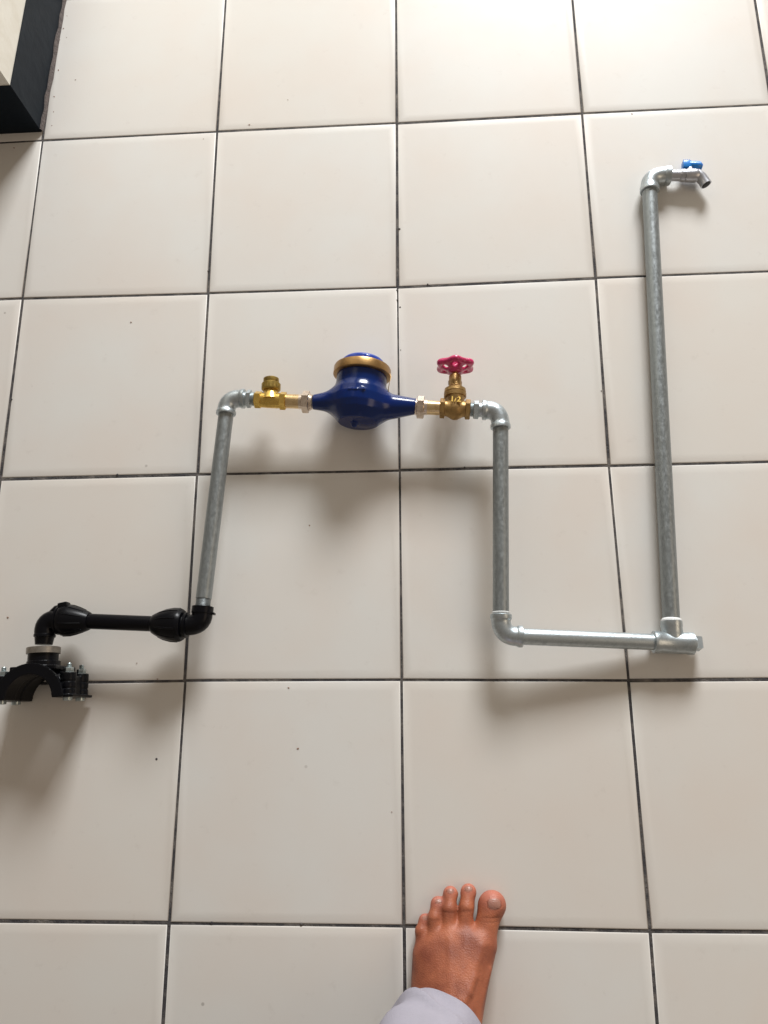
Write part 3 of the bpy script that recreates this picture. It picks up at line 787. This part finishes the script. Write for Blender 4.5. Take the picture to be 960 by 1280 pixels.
# ------------------------------------------------------------------ person: bare left foot and trouser leg
person = thing('person', (0.045, -0.68, 0), 'bare left foot in a pale grey trouser leg, standing on the tiles', 'person')
PO = (0.045, -0.68, 0)
toes = [  # base joint, mid joint, tip centre, radii
    ((0.0960, -0.6120, 0.0200), (0.1040, -0.5860, 0.0150), (0.1100, -0.5705, 0.0142), 0.0155, 0.0138, 0.0155),
    ((0.0742, -0.6020, 0.0200), (0.0775, -0.5740, 0.0165), (0.0808, -0.5580, 0.0092), 0.0098, 0.0088, 0.0088),
    ((0.0555, -0.6020, 0.0190), (0.0565, -0.5760, 0.0160), (0.0583, -0.5605, 0.0088), 0.0093, 0.0084, 0.0083),
    ((0.0385, -0.6100, 0.0170), (0.0380, -0.5865, 0.0145), (0.0425, -0.5725, 0.0085), 0.0090, 0.0082, 0.0083),
    ((0.0225, -0.6200, 0.0140), (0.0215, -0.6020, 0.0120), (0.0262, -0.5915, 0.0078), 0.0083, 0.0075, 0.0073),
]
nails = [((0.1112, -0.5672, 0.0282), 0.0080, 0.0060), ((0.0808, -0.5530, 0.0165), 0.0048, 0.0030), ((0.0583, -0.5556, 0.0158), 0.0044, 0.0026),
         ((0.0432, -0.5676, 0.0155), 0.0040, 0.0026), ((0.0262, -0.5866, 0.0142), 0.0030, 0.0022)]
def foot_sdf(P):
    d = None
    def add(s, k):
        nonlocal d
        d = s if d is None else smin(d, s, k)
    # metatarsals to the ankle
    add(sd_caps(P, (0.0930, -0.615, 0.0215), (0.062, -0.700, 0.046), 0.0195, 0.0225), 0.02)
    add(sd_caps(P, (0.0740, -0.608, 0.0200), (0.060, -0.690, 0.052), 0.0140, 0.0240), 0.018)
    add(sd_caps(P, (0.0560, -0.608, 0.0190), (0.050, -0.695, 0.046), 0.0140, 0.0250), 0.018)
    add(sd_caps(P, (0.0390, -0.615, 0.0170), (0.040, -0.700, 0.036), 0.0140, 0.0260), 0.018)
    add(sd_caps(P, (0.0255, -0.628, 0.0155), (0.030, -0.715, 0.026), 0.0150, 0.0240), 0.018)
    add(sd_caps(P, (0.030, -0.715, 0.026), (0.046, -0.785, 0.030), 0.0230, 0.0290), 0.02)
    add(sd_caps(P, (0.056, -0.720, 0.045), (0.048, -0.775, 0.060), 0.0260, 0.0290), 0.02)
    # ankle and leg
    add(sd_caps(P, (0.052, -0.735, 0.080), (0.040, -0.770, 0.240), 0.0345, 0.0400), 0.03)
    add(sd_caps(P, (0.040, -0.770, 0.240), (0.020, -0.790, 0.400), 0.0420, 0.0500), 0.03)
    add(sd_ell(P, (0.079, -0.740, 0.078), (0.013, 0.015, 0.015)), 0.012)
    add(sd_ell(P, (0.018, -0.750, 0.070), (0.012, 0.015, 0.015)), 0.012)
    # toes
    for k, (a, m_, b, ra, rm_, rb) in enumerate(toes):
        s = smin(sd_caps(P, a, m_, ra, rm_), sd_caps(P, m_, b, rm_, rb), 0.003)
        if k == 0: s = smin(s, sd_ell(P, (0.1085, -0.5725, 0.0130), (0.0168, 0.0165, 0.0125)), 0.004)
        else: s = smin(s, sd_ell(P, (b[0], b[1] + 0.0005, b[2] - 0.0005), (rb * 1.06, rb * 1.05, rb * 0.98)), 0.003)
        d = smin(d, s, 0.0050)
    # tendons and veins over the instep
    for (a, b, r) in (((0.0930, -0.612, 0.0375), (0.064, -0.680, 0.0690), 0.0030), ((0.0750, -0.606, 0.0335), (0.062, -0.680, 0.0715), 0.0020),
                      ((0.0560, -0.606, 0.0320), (0.056, -0.680, 0.0700), 0.0018), ((0.0385, -0.615, 0.0300), (0.050, -0.680, 0.0640), 0.0016),
                      ((0.102, -0.636, 0.0400), (0.080, -0.690, 0.0560), 0.0015), ((0.060, -0.628, 0.0430), (0.078, -0.655, 0.0600), 0.0010), ((0.045, -0.632, 0.0380), (0.060, -0.668, 0.0660), 0.0010), ((0.0840, -0.640, 0.0520), (0.070, -0.662, 0.0650), 0.0016)):
        d = smin(d, sd_caps(P, a, b, r + 0.0006, r + 0.0006), 0.0050)
    # knuckle creases
    x, y, z = P[..., 0], P[..., 1], P[..., 2]
    for (cx, cy_, w) in ((0.1085, -0.5830, 0.012), (0.1075, -0.5870, 0.011), (0.0785, -0.5760, 0.007), (0.0568, -0.5780, 0.007), (0.0383, -0.5880, 0.006)):
        g = np.exp(-((y - cy_ - 4.0 * (x - cx) ** 2) / 0.0009) ** 2) * np.exp(-((x - cx) / w) ** 4) * (z > 0.012) * (z < 0.045)
        d = d + 0.0009 * g
    # nail beds
    for (c, rx, ry) in nails:
        q = np.abs((x - c[0]) / rx) ** 3 + np.abs((y - c[1]) / ry) ** 2.4
        g = np.exp(-((q - 1.15) / 0.28) ** 2) * (np.abs(z - c[2]) < 0.008)
        d = d + 0.00095 * g
    # flat sole
    d = smax(d, -(z - 0.0006), 0.003)
    d = np.maximum(d, z - 0.390)
    return d
me = surf_mesh('body', foot_sdf, (-0.035, -0.850, -0.002), (0.135, -0.545, 0.395), 0.0016)
# tone attribute: r toe-tip pinkness, g nail, b crease
at = me.color_attributes.new('tone', 'FLOAT_COLOR', 'POINT')
co = np.empty(len(me.vertices) * 3); me.vertices.foreach_get('co', co); co = co.reshape(-1, 3)
tn = np.zeros((len(co), 4)); tn[:, 3] = 1
for (a, m_, b, ra, rm_, rb) in toes:
    dd = np.linalg.norm(co - np.array((b[0], b[1] + rb * 0.7, b[2] + rb * 0.2)), axis=1)
    tn[:, 0] = np.maximum(tn[:, 0], np.clip(1.25 - dd / (rb * 1.35), 0, 1) * 0.85)
for (c, rx, ry) in nails:
    q = np.abs((co[:, 0] - c[0]) / rx) ** 3 + np.abs((co[:, 1] - c[1]) / ry) ** 2.4
    ok = np.abs(co[:, 2] - c[2]) < 0.008
    tn[:, 1] = np.maximum(tn[:, 1], np.clip((1.0 - q) / 0.15, 0, 1) * ok)
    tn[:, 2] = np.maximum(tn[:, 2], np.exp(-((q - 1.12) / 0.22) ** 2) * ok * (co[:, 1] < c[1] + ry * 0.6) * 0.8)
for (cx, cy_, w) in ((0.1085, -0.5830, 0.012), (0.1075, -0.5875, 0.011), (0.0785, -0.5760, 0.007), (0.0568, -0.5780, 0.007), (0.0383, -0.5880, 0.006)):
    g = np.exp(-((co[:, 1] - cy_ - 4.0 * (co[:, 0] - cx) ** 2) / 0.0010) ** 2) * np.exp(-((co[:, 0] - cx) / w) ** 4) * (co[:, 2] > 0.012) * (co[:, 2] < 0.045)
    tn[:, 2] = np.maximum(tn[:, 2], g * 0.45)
at.data.foreach_set('color', tn.ravel())
link('body', me, M['skin'], parent=person, origin=PO, smooth=80)

# trouser leg: rings from the hem upward
vs = []; fs = []; N = 72
rows = []
NR = 56
for k in range(NR):
    t = (k / (NR - 1)) ** 1.7
    cx = 0.0415 - 0.075 * t; cyy = -0.7300 - 0.060 * t
    rx = 0.0585 + 0.032 * min(1, t * 3); ry = 0.0850 + 0.006 * t - 0.012 * math.sin(min(1, t * 3) * math.pi / 2)
    for q in range(N):
        a = 2 * math.pi * q / N
        ca, sa = math.cos(a), math.sin(a)
        zh = 0.048 + 0.047 * max(0, math.cos(a - math.radians(52))) ** 1.5
        z = zh + (0.46 - zh) * t
        fold = 0.0022 * math.sin(2 * a + 60 * t + 1.2) * math.exp(-t * 9) + 0.0050 * math.sin(3 * a + 9 * t + 0.6) + 0.0030 * math.sin(7 * a - 14 * t + 1.0) * (1 - 0.5 * t)
        fold += 0.0085 * math.exp(-((t - 0.07 - 0.05 * math.sin(a * 2)) / 0.022) ** 2) + 0.006 * math.exp(-((t - 0.17 - 0.06 * math.sin(a * 2 + 1)) / 0.03) ** 2)
        fold *= min(1.0, 0.25 + t * 14)
        up = z - zh
        fold += 0.0012 * (up < 0.0145) - 0.0010 * (0.0145 <= up < 0.0185)
        vs.append((cx + (rx + fold) * ca, cyy + (ry + fold) * sa, z))
for k in range(NR - 1):
    for q in range(N):
        q2 = (q + 1) % N
        fs.append((k * N + q, k * N + q2, (k + 1) * N + q2, (k + 1) * N + q))
tr = link('trousers', mesh_from('trousers', vs, fs), M['cloth'], parent=person, origin=PO, smooth=80)
so = tr.modifiers.new('thickness', 'SOLIDIFY'); so.thickness = 0.0016; so.offset = -1
